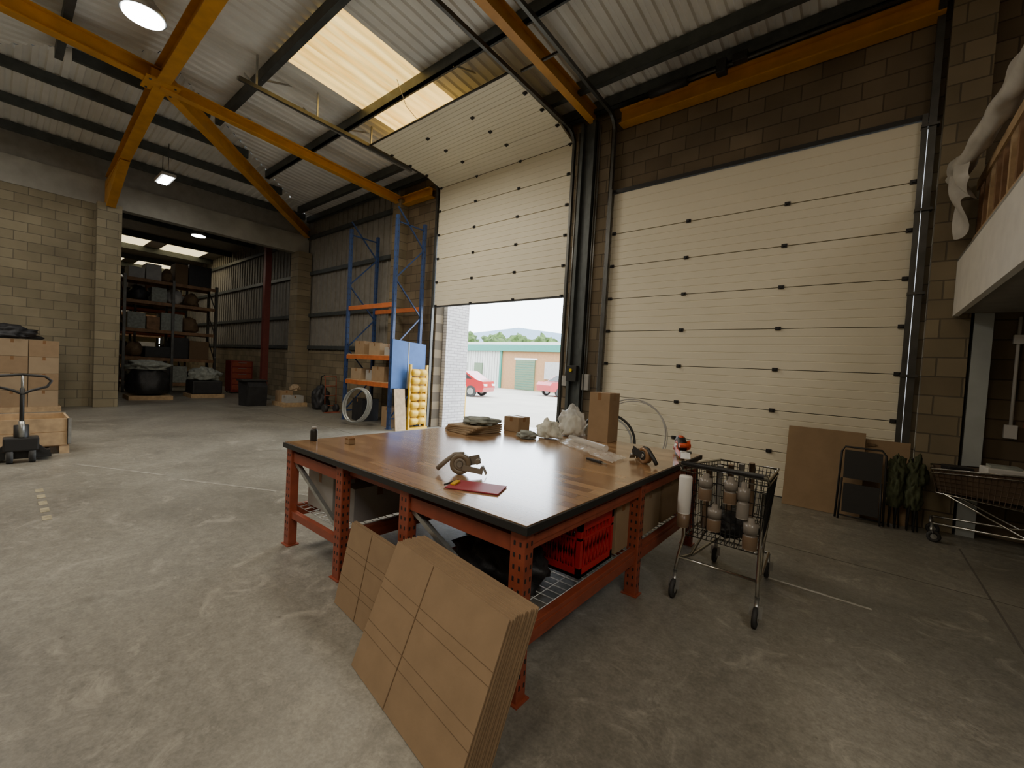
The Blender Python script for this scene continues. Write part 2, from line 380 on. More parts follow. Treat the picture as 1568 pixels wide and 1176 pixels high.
# ------------------------------------------------------------------ doors
def panel(b,M,w,h,t=.045):
    pr=[(0,0)];n=4
    for k in range(1,n+1):
        z=h*k/(n+1);pr+=[(z-.008,0),(z-.003,.006),(z+.003,.006),(z+.008,0)]
    pr+=[(h-.008,0),(h,.008)]
    front=[M@V((0,d,z)) for z,d in pr];frontR=[M@V((w,d,z)) for z,d in pr]
    n=len(pr);vs=front+frontR+[M@V((0,t,0)),M@V((0,t,h)),M@V((w,t,0)),M@V((w,t,h))]
    fs=[(i,n+i,n+i+1,i+1) for i in range(n-1)]+[(2*n,2*n+1,2*n+3,2*n+2),(0,2*n,2*n+2,n),(n-1,2*n-1,2*n+3,2*n+1)]
    b.raw(vs,fs,DOORW)
def hinge(b,M,x,z):
    b.boxm(M@Matrix.Translation((x,-.012,z)),(.07,.024,.05),BLACK);b.boxm(M@Matrix.Translation((x,-.03,z)),(.03,.03,.03),BLACK)
def arc(x,y0,z0,r=.28,end=(2.6,6.5)):
    pts=[(x,y0,.02),(x,y0,z0)]
    for i in range(1,9):
        a=i/8*math.radians(86);pts.append((x,y0-r*(1-math.cos(a)),z0+r*math.sin(a)))
    pts.append((x,end[0],end[1]));return pts
def trackbar(b,pts,w=.07,h=.05,m=TRK):
    for a,c in zip(pts,pts[1:]):b.beam(a,c,w,h,m,up=(1,0,0))
b=B("door_1")
x0,w=-3.68,4.08
zs=[0,.64,1.23,1.82,2.41,3.0,3.59,4.18,4.91]
for a,c in zip(zs,zs[1:]):
    M=Matrix.Translation((x0,D-.06,a+.004));panel(b,M,w,c-a-.010)
b.bb(x0+.005,x0+w-.005,D-.03,D-.02,.01,4.9,SEAM)
for z in zs[1:-1]:
    for k in range(0,4):
        M=Matrix.Translation((x0,D-.06,0));hinge(b,M,[.05,w/3,2*w/3,w-.05][k],z)
b.bb(x0-.02,x0+w+.02,D-.09,D-.004,4.91,4.97,BLACK)
b.bb(x0,x0+w,D-.07,D-.02,0,.012,RUB)
trackbar(b,arc(-3.72,D-.12,6.0,end=(3.6,6.42)));b.cyl((-3.95,D-.3,.9),(-3.95,D-.3,6.2),.012,TRK)
trackbar(b,[(.47,D-.1,.02),(.47,D-.1,6.3)],.09,.07);trackbar(b,[(.40,D-.13,.02),(.40,D-.13,4.95)],.03,.05)
for z in(.8,1.8,2.8,3.8,4.8):b.box((.45,D-.12,z),(.16,.1,.03),TRK)
b.beam((-3.68,D-.16,.02),(-3.68,D-.16,4.95),.03,.05,TRK)
b.done()
b=B("door_2")
x0,w=-8.53,3.9;z=3.12
while z<6.0:
    h=.595;M=Matrix.Translation((x0,D-.09,z+.004));panel(b,M,w,h-.01)
    for k in range(4):hinge(b,M,[.05,w/3,2*w/3,w-.05][k],0)
    z+=h
b.bb(x0+.01,x0+w-.01,D-.06,D-.05,3.13,z-.01,SEAM);b.bb(x0,x0+w,D-.1,D-.04,3.09,3.125,RUB)
y,zz=D-.09,z
for a in [math.radians(q) for q in(74,86,87,87)]:
    M=Matrix.Translation((x0,y,zz))@Euler((a,0,0)).to_matrix().to_4x4()
    panel(b,M,w,.49)
    for k in range(4):hinge(b,M,[.05,w/3,2*w/3,w-.05][k],0)
    y-=math.sin(a)*.50;zz+=math.cos(a)*.50
b.cyl((x0-.02,y,zz),(x0+w+.02,y,zz),.02,TRK)
trackbar(b,arc(-8.59,D-.1,6.0,end=(2.6,6.36)));trackbar(b,arc(-4.58,D-.1,6.0,end=(3.3,6.36)))
b.beam((-8.67,2.6,6.40),(-8.67,6.3,6.24),.05,.05,GALV)
for y,z in((2.9,6.42),(4.0,6.36),(5.2,6.3)):
    b.beam((-8.67,y,z-.05),(-8.67,y,zr(y)-.02),.03,.03,GALV);b.beam((-8.67,y,z-.05),(-9.3,y,zr(y)-.1),.02,.03,GALV)
b.beam((-4.58,3.3,6.35),(-4.58,3.3,6.9),.03,.03,GALV)
b.tube([(-6.9,6.9,6.5),(-6.95,5.2,6.32),(-7.0,4.9,6.5),(-6.9,4.6,6.8)],.006,WHT,6)
b.done()
b=B("door_track_brace");b.beam((-4.52,3.5,6.44),(-3.78,3.5,6.44),.03,.04,TRK);b.beam((-4.52,5.3,6.40),(-3.78,5.3,6.40),.03,.04,TRK);b.done()
b=B("door_control_box")
b.bb(-4.32,-4.1,D-.33,D-.245,1.45,1.75,BLACK,bev=.01);b.bb(-4.50,-4.38,D-.18,D-.122,1.35,1.55,GREYB,bev=.01);b.bb(-4.05,-3.9,D-.2,D-.122,1.3,1.6,GREYB,bev=.01)
b.cyl((-4.21,D-.33,1.66),(-4.21,D-.36,1.66),.03,mat("yel_button",(.7,.5,.02),.4,var=0));b.cyl((-4.45,D-.14,1.55),(-4.45,D-.14,6.2),.012,GALV);b.cyl((-4.0,D-.14,1.6),(-4.0,D-.14,6.2),.012,GALV)
b.done()
# ------------------------------------------------------------------ mezzanine
b=B("mezzanine_balcony")
b.bb(.80,XR-.01,1.6,D-.21,2.53,2.62,CLAD);b.bb(.77,.82,1.6,D-.21,2.5,3.12,PLSTR);b.bb(.82,XR-.01,1.6,D-.21,3.0,3.1,WOODD)
b.bb(.77,.80,1.6,D-.21,3.12,3.15,GALV)
b.bb(.95,1.10,D-.19,D-.004,0,2.53,mat("grey_post",(.40,.43,.42),.5,var=.06))
b.done()
b=B("timber_stillage")
for k in range(12):b.bb(.88,.92,4.05+k*.25,4.11+k*.25,3.101,4.0,WOODD if k%3 else WOODP)
for z in(3.25,3.88):b.bb(.86,.88,4.0,6.9,z,z+.10,WOODP)
for y in(4.2,6.8):b.bb(1.7,1.77,y,y+.08,3.101,4.0,WOODD)
b.bb(.98,1.7,4.3,6.7,3.12,3.9,WOODD);b.done()
b=B("polythene_sheet_drape")
def roll(u,v):
    y=4.1+u*2.75;a=v*6.283;r=.085+.03*noise.noise(V((u*7,math.cos(a)*1.5,math.sin(a)*1.5)))+.012*math.sin(u*30+a*2)
    c=V((.84-.17*u**2,y,4.10+.03*math.sin(u*5)));return c+V((r*math.cos(a),0,r*math.sin(a)*1.1))
b.grid(roll,50,18,POLY)
def tail(u,v):
    y=6.25+u*.62;z=4.12-v*(.30+.42*u+.1*math.sin(u*9));x=.68-.06*math.sin(v*2.8)+.05*math.sin(u*13+v*4)+.10*v;return V((x,y,z))
b.grid(tail,24,18,POLY)
b.done(False)
b=B("electrical_conduit")
b.cyl((1.32,D-.03,1.25),(1.32,D-.03,2.5),.015,WHT);b.bb(1.27,1.37,D-.06,D-.002,1.15,1.3,WHT,bev=.006);b.bb(1.28,1.36,D-.06,D-.002,2.2,2.3,WHT,bev=.006);b.done()
b=B("fire_sign");b.bb(1.42,1.62,D-.012,D-.002,1.28,1.42,mat("sign_red",(.6,.06,.03),.5,var=0));b.bb(1.44,1.52,D-.015,D-.012,1.30,1.40,WHT);b.bb(1.54,1.60,D-.015,D-.012,1.30,1.34,WHT);b.done()
# ------------------------------------------------------------------ workbench
b=B("packing_workbench")
TX0,TX1,TY0,TY1=-3.77,-1.14,1.56,4.38
b.bb(TX0,TX1,TY0,TY1,.835,.876,BLACK,bev=.004);b.bb(TX0+.012,TX1-.012,TY0+.012,TY1-.012,.876,.88,MW)
LXs=(-3.70,-2.87,-2.10,-1.21);LYs=(1.62,3.0,4.31)
for x in LXs:
    for y in LYs:
        b.bb(x-.045,x+.045,y-.035,y+.035,0,.835,REDST,bev=.006)
        b.bb(x-.06,x+.06,y-.05,y+.05,0,.008,REDST)
        for k in range(13):
            z=.08+k*.058
            for s in(-.018,.018):
                b.box((x+s,y-.0355,z),(.011,.002,.022),BLACK)
                b.box((x-.0455 if x<-3 else x+.0455,y+s,z),(.002,.011,.022),BLACK)
    for z in(.29,.78):
        b.bb(x-.025,x+.025,LYs[0],LYs[-1],z-.05,z+.05,REDST,bev=.004)
        b.bb(x+.025,x+.03,LYs[0]+.05,LYs[-1]-.05,z-.02,z+.02,REDST)
for xa,xb in((-3.7,-2.87),(-2.1,-1.21)):
    for y in LYs:
        b.bb(xa,xb,y-.02,y+.02,.24,.30,REDST);b.bb(xa,xb,y-.02,y+.02,.72,.80,REDST)
    b.beam((xa+.03,LYs[0]+.01,.72),(xb-.03,LYs[0]+.01,.34),.03,.03,GALV)
b.bb(-3.7,-1.2,1.64,1.68,.77,.83,REDST);b.bb(-3.7,-1.2,4.25,4.29,.77,.83,REDST)
for xa,xb in((-3.68,-2.89),(-2.08,-1.23)):
    b.wires((xa,1.64,.345),(xb,1.64,.345),(xb,4.3,.345),(xa,4.3,.345),9,40,.0035,GALV)
b.done()
SH=.350
b=B("carton_under_bench");b.carton(-3.62,-3.2,1.72,2.15,SH,.66,GREYB);b.done()
b=B("carton_under_bench");b.carton(-3.1,-2.93,1.75,2.2,SH,.62,GREYB);b.done()
b=B("carton_under_bench");b.carton(-3.60,-3.1,2.4,2.9,SH,.64,WHT);b.done()
b=B("carton_under_bench");b.carton(-3.55,-3.0,3.1,3.7,SH,.70,CARD);b.done()
b=B("carton_under_bench");b.carton(-2.04,-1.66,2.5,2.9,SH,.70,CARD);b.done()
b=B("carton_under_bench");b.carton(-1.56,-1.25,2.76,2.97,SH,.72,CARD);b.done()
b=B("carton_under_bench");b.carton(-1.6,-1.25,3.15,3.6,SH,.71,CARD2);b.done()
b=B("carton_under_bench");b.carton(-1.62,-1.25,3.66,4.1,SH,.72,CARD);b.done()
b=B("black_holdall");b.blob((-1.62,1.95,SH),(.30,.2,.17),DKCL,3);b.tube([(-1.8,1.92,.52),(-1.7,1.87,.62),(-1.5,1.87,.62),(-1.42,1.92,.52)],.012,DKCL);b.done()
b=B("red_plastic_crate")
cx0,cx1,cy0,cy1,cz0,cz1=-1.60,-1.245,2.26,2.70,SH+.001,.70
b.bb(cx0,cx1,cy0,cy1,cz0,cz0+.02,REDP)
for x in(cx0,cx1):
    for y in(cy0,cy1):b.box((x+(.015 if x==cx0 else -.015),y+(.015 if y==cy0 else -.015),(cz0+cz1)/2),(.03,.03,cz1-cz0),REDP)
for (a,c,ax) in((cx0,cx1,'x'),(cy0,cy1,'y')):
    for side in(0,1):
        for z,h in((cz0+.03,.06),(cz1-.03,.06),(cz1-.11,.015)):
            if ax=='x':b.bb(a,c,(cy0 if side==0 else cy1-.012),(cy0+.012 if side==0 else cy1),z-h/2,z+h/2,REDP)
            else:b.bb((cx0 if side==0 else cx1-.012),(cx0+.012 if side==0 else cx1),a,c,z-h/2,z+h/2,REDP)
        n=9
        for i in range(1,n):
            t=a+(c-a)*i/n
            for sg in(-1,1):
                z0,z1=cz0+.05,cz1-.05;dt=.05*sg
                if t+dt<a or t+dt>c: continue
                if ax=='x':
                    y=cy0+.006 if side==0 else cy1-.006;b.beam((t,y,z0),(t+dt,y,z1),.014,.008,REDP,up=(0,1,0))
                else:
                    x=cx0+.006 if side==0 else cx1-.006;b.beam((x,t,z0),(x,t+dt,z1),.014,.008,REDP,up=(1,0,0))
b.done()
def sheetstack(name,bl,br,topshift,h,n,th,fold,m=CARD):
    b=B(name);bl=V(bl);br=V(br);e=(br-bl);w=e.length;e.normalize()
    back=V((-e.y,e.x,0));
    up=(V((0,0,1))*h+back*topshift);H=up.length;up.normalize();nrm=e.cross(up).normalized()
    if nrm.dot(back)<0:nrm=-nrm
    for k in range(n):
        o=bl+back*(k*th/abs(nrm.dot(back)))+e*random.uniform(-.006,.006)
        M=Matrix(((e.x,nrm.x,up.x,o.x),(e.y,nrm.y,up.y,o.y),(e.z,nrm.z,up.z,o.z+.004),(0,0,0,1)))
        hh=H+random.uniform(-.006,.002)
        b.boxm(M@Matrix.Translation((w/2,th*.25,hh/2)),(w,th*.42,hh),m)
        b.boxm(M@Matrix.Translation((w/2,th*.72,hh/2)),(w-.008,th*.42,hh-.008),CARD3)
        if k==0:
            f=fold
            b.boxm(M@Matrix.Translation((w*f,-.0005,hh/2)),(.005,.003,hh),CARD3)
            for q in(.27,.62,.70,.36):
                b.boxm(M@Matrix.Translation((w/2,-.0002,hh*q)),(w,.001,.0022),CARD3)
    b.done()
sheetstack("cardboard_sheet_stack",(-1.97,1.20,0),(-1.045,1.065,0),.24,.61,12,.0135,.40)
sheetstack("cardboard_sheet_stack",(-2.58,1.43,0),(-2.02,1.38,0),.10,.52,3,.012,.5)
# ------------------------------------------------------------------ items on table
Z=.881
def tapegun(name,x,y,a,m1=BLACK,sc=1,roll=TAPE):
    b=B(name);M=Matrix.Translation((x,y,Z))@Matrix.Rotation(a,4,'Z')
    t=lambda p:M@(V(p)*sc)
    ax=(M.to_3x3()@V((0,1,0)))
    b.hollow(t((0,0,.068)),.066*sc,.038*sc,.05*sc,roll,ax);b.hollow(t((0,0,.068)),.038*sc,.02*sc,.054*sc,m1,ax)
    b.beam(t((0,.034,.068)),t((.12,.034,.10)),.06*sc,.006*sc,m1,up=ax);b.beam(t((.02,-.03,.05)),t((.15,-.03,.03)),.008*sc,.035*sc,m1)
    b.cyl(t((.11,-.03,.09)),t((.11,.04,.09)),.016*sc,m1);b.cyl(t((.14,-.03,.05)),t((.14,.04,.05)),.01*sc,GALV)
    b.beam(t((.15,0,.05)),t((.17,0,.012)),.06*sc,.004*sc,GALV)
    b.tube([t((.02,0,.13)),t((-.04,0,.125)),t((-.10,0,.075)),t((-.15,0,.025))],.016*sc,m1,10)
    b.cyl(t((0,-.036,.068)),t((0,.036,.068)),.018*sc,GALV);b.done()
GUNB=mat("tape_gun_beige",(.22,.19,.15),.45,var=.05)
tapegun("tape_dispenser",-2.04,1.99,math.radians(35),GUNB,1.05,mat("buff_tape",(.20,.16,.11),.35,var=0))
tapegun("tape_dispenser",-1.35,3.45,math.radians(150),BLACK,1)
tapegun("tape_dispenser",-1.27,4.1,math.radians(-60),mat("tape_gun_red",(.6,.08,.02),.4,var=0),1.35,BLACK)
b=B("red_clipboard");b.box((-1.74,1.84,Z+.005),(.33,.19,.008),mat("maroon_board",(.33,.03,.05),.5,var=.05),(0,0,.42),bev=.003);b.box((-1.865,1.785,Z+.014),(.03,.09,.012),YPL,(0,0,.42),bev=.003);b.cyl((-1.88,1.71,Z+.012),(-1.90,1.84,Z+.012),.006,BLACK);b.done()
b=B("black_spray_can");b.lathe((-3.68,1.78,Z),[(.028,0),(.03,.005),(.03,.085),(.026,.1),(.02,.105)],BLACK);b.lathe((-3.68,1.78,Z+.105),[(.02,0),(.02,.02),(.012,.022)],GREYB);b.done()
b=B("small_carton");b.carton(-3.43,-3.36,1.93,1.99,Z,Z+.055,CARD);b.done()
b=B("flattened_carton_pile")
for k in range(4):b.box((-3.36+.01*k,3.45,Z+.012+.022*k),(.40,.5,.02),CARD2,(0,0,.1*(k-1.5)),bev=.003)
b.blob((-3.3,3.5,Z+.09),(.2,.2,.05),CLG,11,.4);b.done()
b=B("small_carton");b.carton(-3.24,-3.02,3.84,4.06,Z,Z+.17,CARD);b.done()
b=B("folded_jacket");b.blob((-2.72,3.62,Z+.002),(.11,.09,.05),CLG,5,.4);b.blob((-2.58,3.84,Z+.002),(.13,.10,.12),CLW,6,.5);b.done()
b=B("plastic_bag");b.blob((-2.52,4.2,Z+.002),(.15,.13,.21),PLAST,2,.4);b.blob((-2.52,4.2,Z+.002),(.12,.1,.15),CLW,4,.4);b.done()
b=B("tall_carton");b.carton(-2.27,-2.03,4.12,4.36,Z,Z+.53,CARD);b.done()
b=B("cling_film_sheet")
b.grid(lambda u,v:V((-2.40+u*.88,3.85-u*.5+(v-.5)*.3,Z+.006+.03*abs(noise.noise(V((u*9,v*5,3))))+.025*(1-abs(2*v-1))*abs(math.sin(u*9)))),40,14,PLAST)
b.cyl((-2.35,3.90,Z+.035),(-1.80,3.64,Z+.035),.03,PLAST,16);b.done(False)
b=B("utility_knife");b.beam((-1.74,3.18,Z+.01),(-1.58,3.13,Z+.01),.03,.018,BLACK,bev=.004);b.beam((-1.58,3.13,Z+.01),(-1.52,3.112,Z+.01),.018,.003,GALV);b.done()
b=B("brown_parcel_roll");b.cyl((-1.50,3.66,Z+.022),(-1.40,3.60,Z+.022),.022,CARD3,14);b.done()
b=B("strapping_coil")
b.ring((-2.95,6.75,.62),.62,.012,GREYB,(.0,-.97,.25),48,sc=(1.0,1));b.ring((-2.9,6.72,.61),.60,.009,GREYB,(.05,-.97,.25),48);b.done()
b=B("plastic_drum_liner");b.ring((-3.2,6.45,.50),.46,.022,BLACK,(.3,-.9,.15),40);b.ring((-3.2,6.45,.50),.41,.016,GALV,(.3,-.9,.15),40);b.done()
# ------------------------------------------------------------------ trolleys
def caster(b,x,y,r=.06,m=RUB,zt=.17):
    b.hollow((x,y,r),r,r*.45,.026,m,(1,0,.0));b.cyl((x-.016,y,r),(x+.016,y,r),r*.46,GALV)
    for s in(-.02,.02):b.beam((x+s,y,r),(x+s*.9,y+.02,r*2+.01),.004,.04,GALV,up=(1,0,0))
    b.cyl((x,y+.02,r*2+.005),(x,y+.02,zt+.02),.014,GALV)
def trolley(name,M,W,Lh,col,wire,zb=.45,zt=.98,bottles=False,hand=BLACK):
    b=B(name)
    hw=W/2
    P=lambda x,y,z:(x,y,z)
    top=[P(-hw,0,zt),P(hw,0,zt),P(hw*.8,Lh,zt-.07),P(-hw*.8,Lh,zt-.07)]
    bot=[P(-hw*.86,.08,zb),P(hw*.86,.08,zb),P(hw*.68,Lh-.05,zb+.06),P(-hw*.68,Lh-.05,zb+.06)]
    b.tube(top,.010,wire,8,closed=True);b.tube([V(p)-V((0,0,.04)) for p in top],.006,wire,8,closed=True)
    b.tube(bot,.007,wire,8,closed=True)
    for i in range(4):
        j=(i+1)%4;b.wires(top[i],top[j],bot[j],bot[i],16 if i%2==0 else 22,6,.0028,col)
    b.wires(bot[0],bot[1],bot[2],bot[3],14,10,.0028,col)
    b.tube([P(-hw,0.02,zt-.03),P(-hw,-.06,zt+.03),P(hw,-.06,zt+.03),P(hw,.02,zt-.03)],.011,wire)
    b.cyl(P(-hw+.02,-.06,zt+.03),P(hw-.02,-.06,zt+.03),.016,hand,14)
    for s in(-1,1):
        b.tube([P(s*hw*.9,.05,zt-.1),P(s*hw*.88,.07,zb),P(s*hw*.92,.0,.30),P(s*hw*.95,-.02,.20)],.012,wire)
        b.tube([P(s*hw*.92,.0,.28),P(s*hw*.85,.3,.22),P(s*hw*.72,Lh-.05,.20)],.012,wire)
        b.tube([P(s*hw*.85,.25,.23),P(s*hw*.75,.5,.36),P(s*hw*.68,Lh-.1,zb+.06)],.010,wire)
        caster(b,s*hw*.95,-.04,.065,zt=.18);caster(b,s*hw*.72,Lh-.06,.06,zt=.18)
    b.cyl(P(-hw*.92,0,.29),P(hw*.92,0,.29),.010,wire);b.cyl(P(-hw*.72,Lh-.05,.2),P(hw*.72,Lh-.05,.2),.010,wire)
    if bottles:
        AM=mat("amber_tape_core",(.18,.12,.075),.35,var=0);TP=mat("smoky_tape",(.24,.215,.185),.25,var=0)
        for x,z,h,r,c2 in((-.225,-.33,.27,.045,WHT),(-.09,-.20,.15,.045,AM),(-.02,-.40,.15,.045,AM),(.07,-.19,.15,.042,AM),(.15,-.27,.20,.038,TP),(.205,-.46,.17,.045,AM)):
            c=(x,-.056,zt+z)
            if c2 is WHT:
                b.lathe(c,[(r*.9,0),(r,.01),(r,h-.01),(r*.9,h)],WHT);b.lathe((c[0],c[1],c[2]-.10),[(r*.8,0),(r*.95,.01),(r*.95,.1)],AM)
            else:
                b.lathe(c,[(r*.95,0),(r,.008),(r,h*.5),(r*.98,h*.51)],c2);b.lathe((c[0],c[1],c[2]+h*.51),[(r*.8,0),(r*.8,h*.1),(r*1.0,h*.11),(r*1.0,h*.5),(r*.5,h*.52),(r*.45,h*.7)],TP)
        b.blob((0,.35,zb+.02),(.17,.22,.12),DKCL,8)
        for k in range(5):b.cyl((-.15+k*.07,.2+.05*k,zb+.05),(-.12+k*.06,.15+.05*k,zt+.0+.01*k),.02,GREYB if k%2 else AM,10)
    else:
        for i in range(4):
            j=(i+1)%4;q=[V(top[i]),V(top[j]),V(bot[j]),V(bot[i])];c=(V((0,Lh/2,.7)));q=[p+(V((c.x,c.y,p.z))-p)*.04 for p in q]
            q[2].z=q[3].z=q[0].z-.24
            b.raw(q,[(0,1,2,3)],BRNC)
        b.raw([(-hw*.85,.05,zt-.06),(hw*.85,.05,zt-.06),(hw*.72,Lh-.05,zt-.12),(-hw*.72,Lh-.05,zt-.12)],[(0,1,2,3)],DKCL)
        b.box((-.02,.42,zt-.03),(.22,.30,.08),WHT,(0,0,.2),bev=.01);b.box((.0,.42,zt+.02),(.18,.22,.03),CLG,(0,0,.1));b.box((.0,.75,zt-.06),(.2,.2,.06),DKCL,(0,0,.3),bev=.01)
    bmesh.ops.transform(b.bm,matrix=M,verts=b.bm.verts[:])
    return b.done(False)
trolley("shopping_trolley",Matrix.Translation((-.70,3.22,0)),.56,.92,BLACK,CHR,.44,.97,True)
trolley("shopping_trolley",Matrix.Translation((1.62,6.58,0))@Matrix.Rotation(math.radians(86),4,'Z'),.52,.95,BRNC,CHR,.48,.86,False,BLACK)
# ------------------------------------------------------------------ wall-side goods right
def leanboard(b,x0,x1,yb,yt,h,t,m,z0=.003):
    b.prism([(x0,yb,z0),(x0,yb+t,z0),(x0,yt+t,h),(x0,yt,h)],(x1-x0,0,0),m)
b=B("cardboard_panel");leanboard(b,-.72,.10,6.78,6.98,1.05,.03,CARD);b.done()
b=B("cardboard_panel");leanboard(b,-.02,.52,6.88,7.02,.98,.02,CARD);b.bb(.12,.2,6.99,7.0,.90,.93,CARD3);b.done()
b=B("folding_chair")
def P(x,z,y0=6.62): return (x,y0+.16*z,z)
b.tube([P(-.14,.01),P(-.12,.82),P(-.09,.88),P(.26,.88),P(.30,.82),P(.31,.01)],.012,BLACK)
b.prism([P(-.09,.50),P(.27,.50),P(.27,.84),P(-.09,.84)],(0,.02,0),BLACK);b.prism([P(-.08,.10,6.59),P(.26,.10,6.59),P(.26,.44,6.59),P(-.08,.44,6.59)],(0,.025,0),BLACK)
b.tube([P(-.11,.01,6.58),P(-.10,.5,6.6),],.011,BLACK);b.tube([P(.28,.01,6.58),P(.27,.5,6.6)],.011,BLACK);b.cyl(P(-.12,.05),P(.3,.05),.009,BLACK);b.done()
for nm,xo in(("folded_camp_chair",.40),("folded_camp_chair",.56)):
    b=B(nm)
    for k in range(5):
        a=k*1.25;b.cyl((xo+.05*math.cos(a),6.72+.05*math.sin(a),.005),(xo+.035*math.cos(a+1),6.86+.04*math.sin(a+1),.82),.009,BLACK,8)
    b.blob((xo,6.78,.22),(.075,.07,.30),GRNC,xo*10,.45,fr=3.2);b.blob((xo+.01,6.81,.50),(.085,.07,.2),GRNC,xo*20,.6,fr=3);b.done()
# ------------------------------------------------------------------ rack
b=B("pallet_rack")
def upright(x,y,z,m=BLUE):
    b.bb(x-.045,x+.045,y-.035,y+.035,0,z,m,bev=.004);b.bb(x-.07,x+.07,y-.06,y+.06,0,.01,m)
    for k in range(int(z/.15)):b.box((x+.0455,y,.1+k*.15),(.002,.015,.04),BLACK);b.box((x,y-.0355,.1+k*.15),(.015,.002,.04),BLACK)
ya,yb=6.05,6.86
XA,XB=-10.85,-8.76
for x in(XA,XB):
    upright(x,ya,5.15);upright(x,yb,5.15);z=.25;s=0
    while z<4.6:
        b.beam((x,ya if s%2==0 else yb,z),(x,yb if s%2==0 else ya,z+.85),.03,.03,BLUE);z+=.85;s+=1
    for z in(.25,5.0):b.beam((x,ya,z),(x,yb,z),.03,.03,BLUE)
for z in(1.05,1.72,3.02):
    for y in(ya,yb):b.bb(XA+.05,XB-.05,y-.025,y+.025,z-.055,z+.055,ORG,bev=.004)
    if z<2:
        b.bb(XA+.05,XB-.05,ya,yb,z+.055,z+.075,WOODP)
b.done()
b=B("rack_carton");b.carton(-10.6,-10.15,6.15,6.7,1.797,2.15,CARD);b.done()
b=B("rack_carton");b.carton(-10.0,-9.5,6.2,6.7,1.797,2.1,CARD2);b.done()
b=B("rack_carton");b.carton(-10.7,-10.2,6.12,6.7,1.127,1.42,CARD2);b.done()
b=B("rack_carton");b.carton(-9.7,-9.15,6.12,6.7,1.127,1.5,CARD);b.done()
b=B("rack_carton");b.carton(-9.3,-8.9,6.2,6.6,1.797,2.0,GREYB);b.done()
b=B("rack_carton");b.carton(-10.1,-9.78,6.2,6.6,1.127,1.4,GREYB);b.done()
b=B("rack_carton");b.carton(-9.3,-8.9,6.2,6.7,0,.5,CARD);b.done()
b=B("rack_carton");b.carton(-10.7,-10.2,6.2,6.7,0,.6,DKCL);b.done()
b=B("cable_reel")
for k in range(6):b.ring((-9.75+.015*k,5.72+.012*k,.50),.43+.008*(k%3),.014,GALV if k%2 else PVC,(.35,-.93,.1),40,sc=(.85,1))
b.done()
b=B("blue_display_board");b.prism([(-8.66,5.98,1.0),(-8.66,6.98,1.0),(-8.66,6.98,2.12),(-8.66,5.98,2.18)],(.025,0,0),BLUB);b.beam((-8.63,6.45,1.0),(-8.63,6.45,2.14),.03,.012,GREYB,up=(1,0,0))
b.beam((-8.645,6.2,0),(-8.645,6.2,1.0),.03,.03,WOODP);b.beam((-8.645,6.9,0),(-8.645,6.9,1.0),.03,.03,WOODP);b.done()
b=B("plywood_board");b.prism([(-8.42,6.00,.003),(-8.42,6.30,.003),(-8.54,6.30,1.0),(-8.54,6.00,1.0)],(.02,0,0),WOODP);b.done()
b=B("yellow_crate_rack")
xx=-8.47
b.bb(xx-.03,xx+.03,6.38,6.43,0,1.6,YPL);b.bb(xx-.03,xx+.03,6.88,6.93,0,1.6,YPL);b.bb(xx-.1,xx+.06,6.36,6.95,0,.05,YPL)
for k in range(7):
    z=.12+k*.2;b.lathe((xx,6.43,z+.08),[(.075,0),(.095,.04),(.095,.2),(.06,.225),(.095,.25),(.095,.41),(.075,.45)],YPL,14,(0,1,0))
b.done()
# ------------------------------------------------------------------ left side things
b=B("carton_stack")
for i in range(4):
    for k in range(4):
        if k==3 and i==0: continue
        b.carton(-15.4,-14.85,-1.0+i*.49,-1.0+i*.49+.48,k*.39+.12,k*.39+.505,CARD2 if (i+k)%2 else CARD)
b.bb(-15.45,-14.8,-1.05,1.0,.0,.12,WOODP);b.blob((-15.1,.1,1.68),(.28,.5,.2),DKCL,4,.5);b.done()
b=B("wooden_pallet_collar_crate")
x0,x1,y0,y1=-9.85,-9.02,-.75,.70
for y in(y0,-.12,y1-.1):b.bb(x0,x1,y,y+.1,0,.1,WOODP)
for k in range(5):b.bb(x0+k*.155,x0+k*.155+.12,y0,y1,.1,.125,WOODP)
for z in(.13,.33):
    b.bb(x0,x1,y0,y0+.025,z,z+.19,WOODP);b.bb(x0,x1,y1-.025,y1,z,z+.19,WOODP);b.bb(x0,x0+.025,y0,y1,z,z+.19,WOODP);b.bb(x1-.025,x1,y0,y1,z,z+.19,WOODP)
for x in(x0,x1):
    for y in(y0,y1):b.box((x,y,.33),(.035,.035,.38),GALV)
b.done()
b=B("hand_pallet_truck")
hx,hy=-8.60,.22
b.bb(hx-.12,hx+.08,hy-.16,hy+.16,.16,.34,BLACK,bev=.02);b.cyl((hx,hy,.2),(hx,hy,.5),.07,BLACK);b.cyl((hx+.06,hy,.35),(hx+.06,hy,.56),.03,GALV)
for s in(-.1,.1):b.cyl((hx+.02,hy+s-.03,.09),(hx+.02,hy+s+.03,.09),.09,RUB,20);b.cyl((hx+.02,hy+s-.032,.09),(hx+.02,hy+s+.032,.09),.05,GREYB,16)
b.tube([(hx+.03,hy,.40),(hx+.06,hy,.75),(hx+.08,hy,1.0)],.022,BLACK)
b.tube([(hx+.08,hy,.92),(hx+.08,hy-.08,.97),(hx+.08,hy-.22,1.02),(hx+.08,hy-.26,1.10),(hx+.08,hy-.20,1.16),(hx+.08,hy,1.18),(hx+.08,hy+.20,1.16),(hx+.08,hy+.26,1.10),(hx+.08,hy+.22,1.02),(hx+.08,hy+.08,.97)],.017,BLACK,8,closed=True)
b.cyl((hx+.08,hy,.95),(hx+.08,hy,1.18),.014,GALV)
for s in(-.2,.2):
    b.bb(hx-1.0,hx-.05,hy+s-.08,hy+s+.08,.04,.085,BLACK)
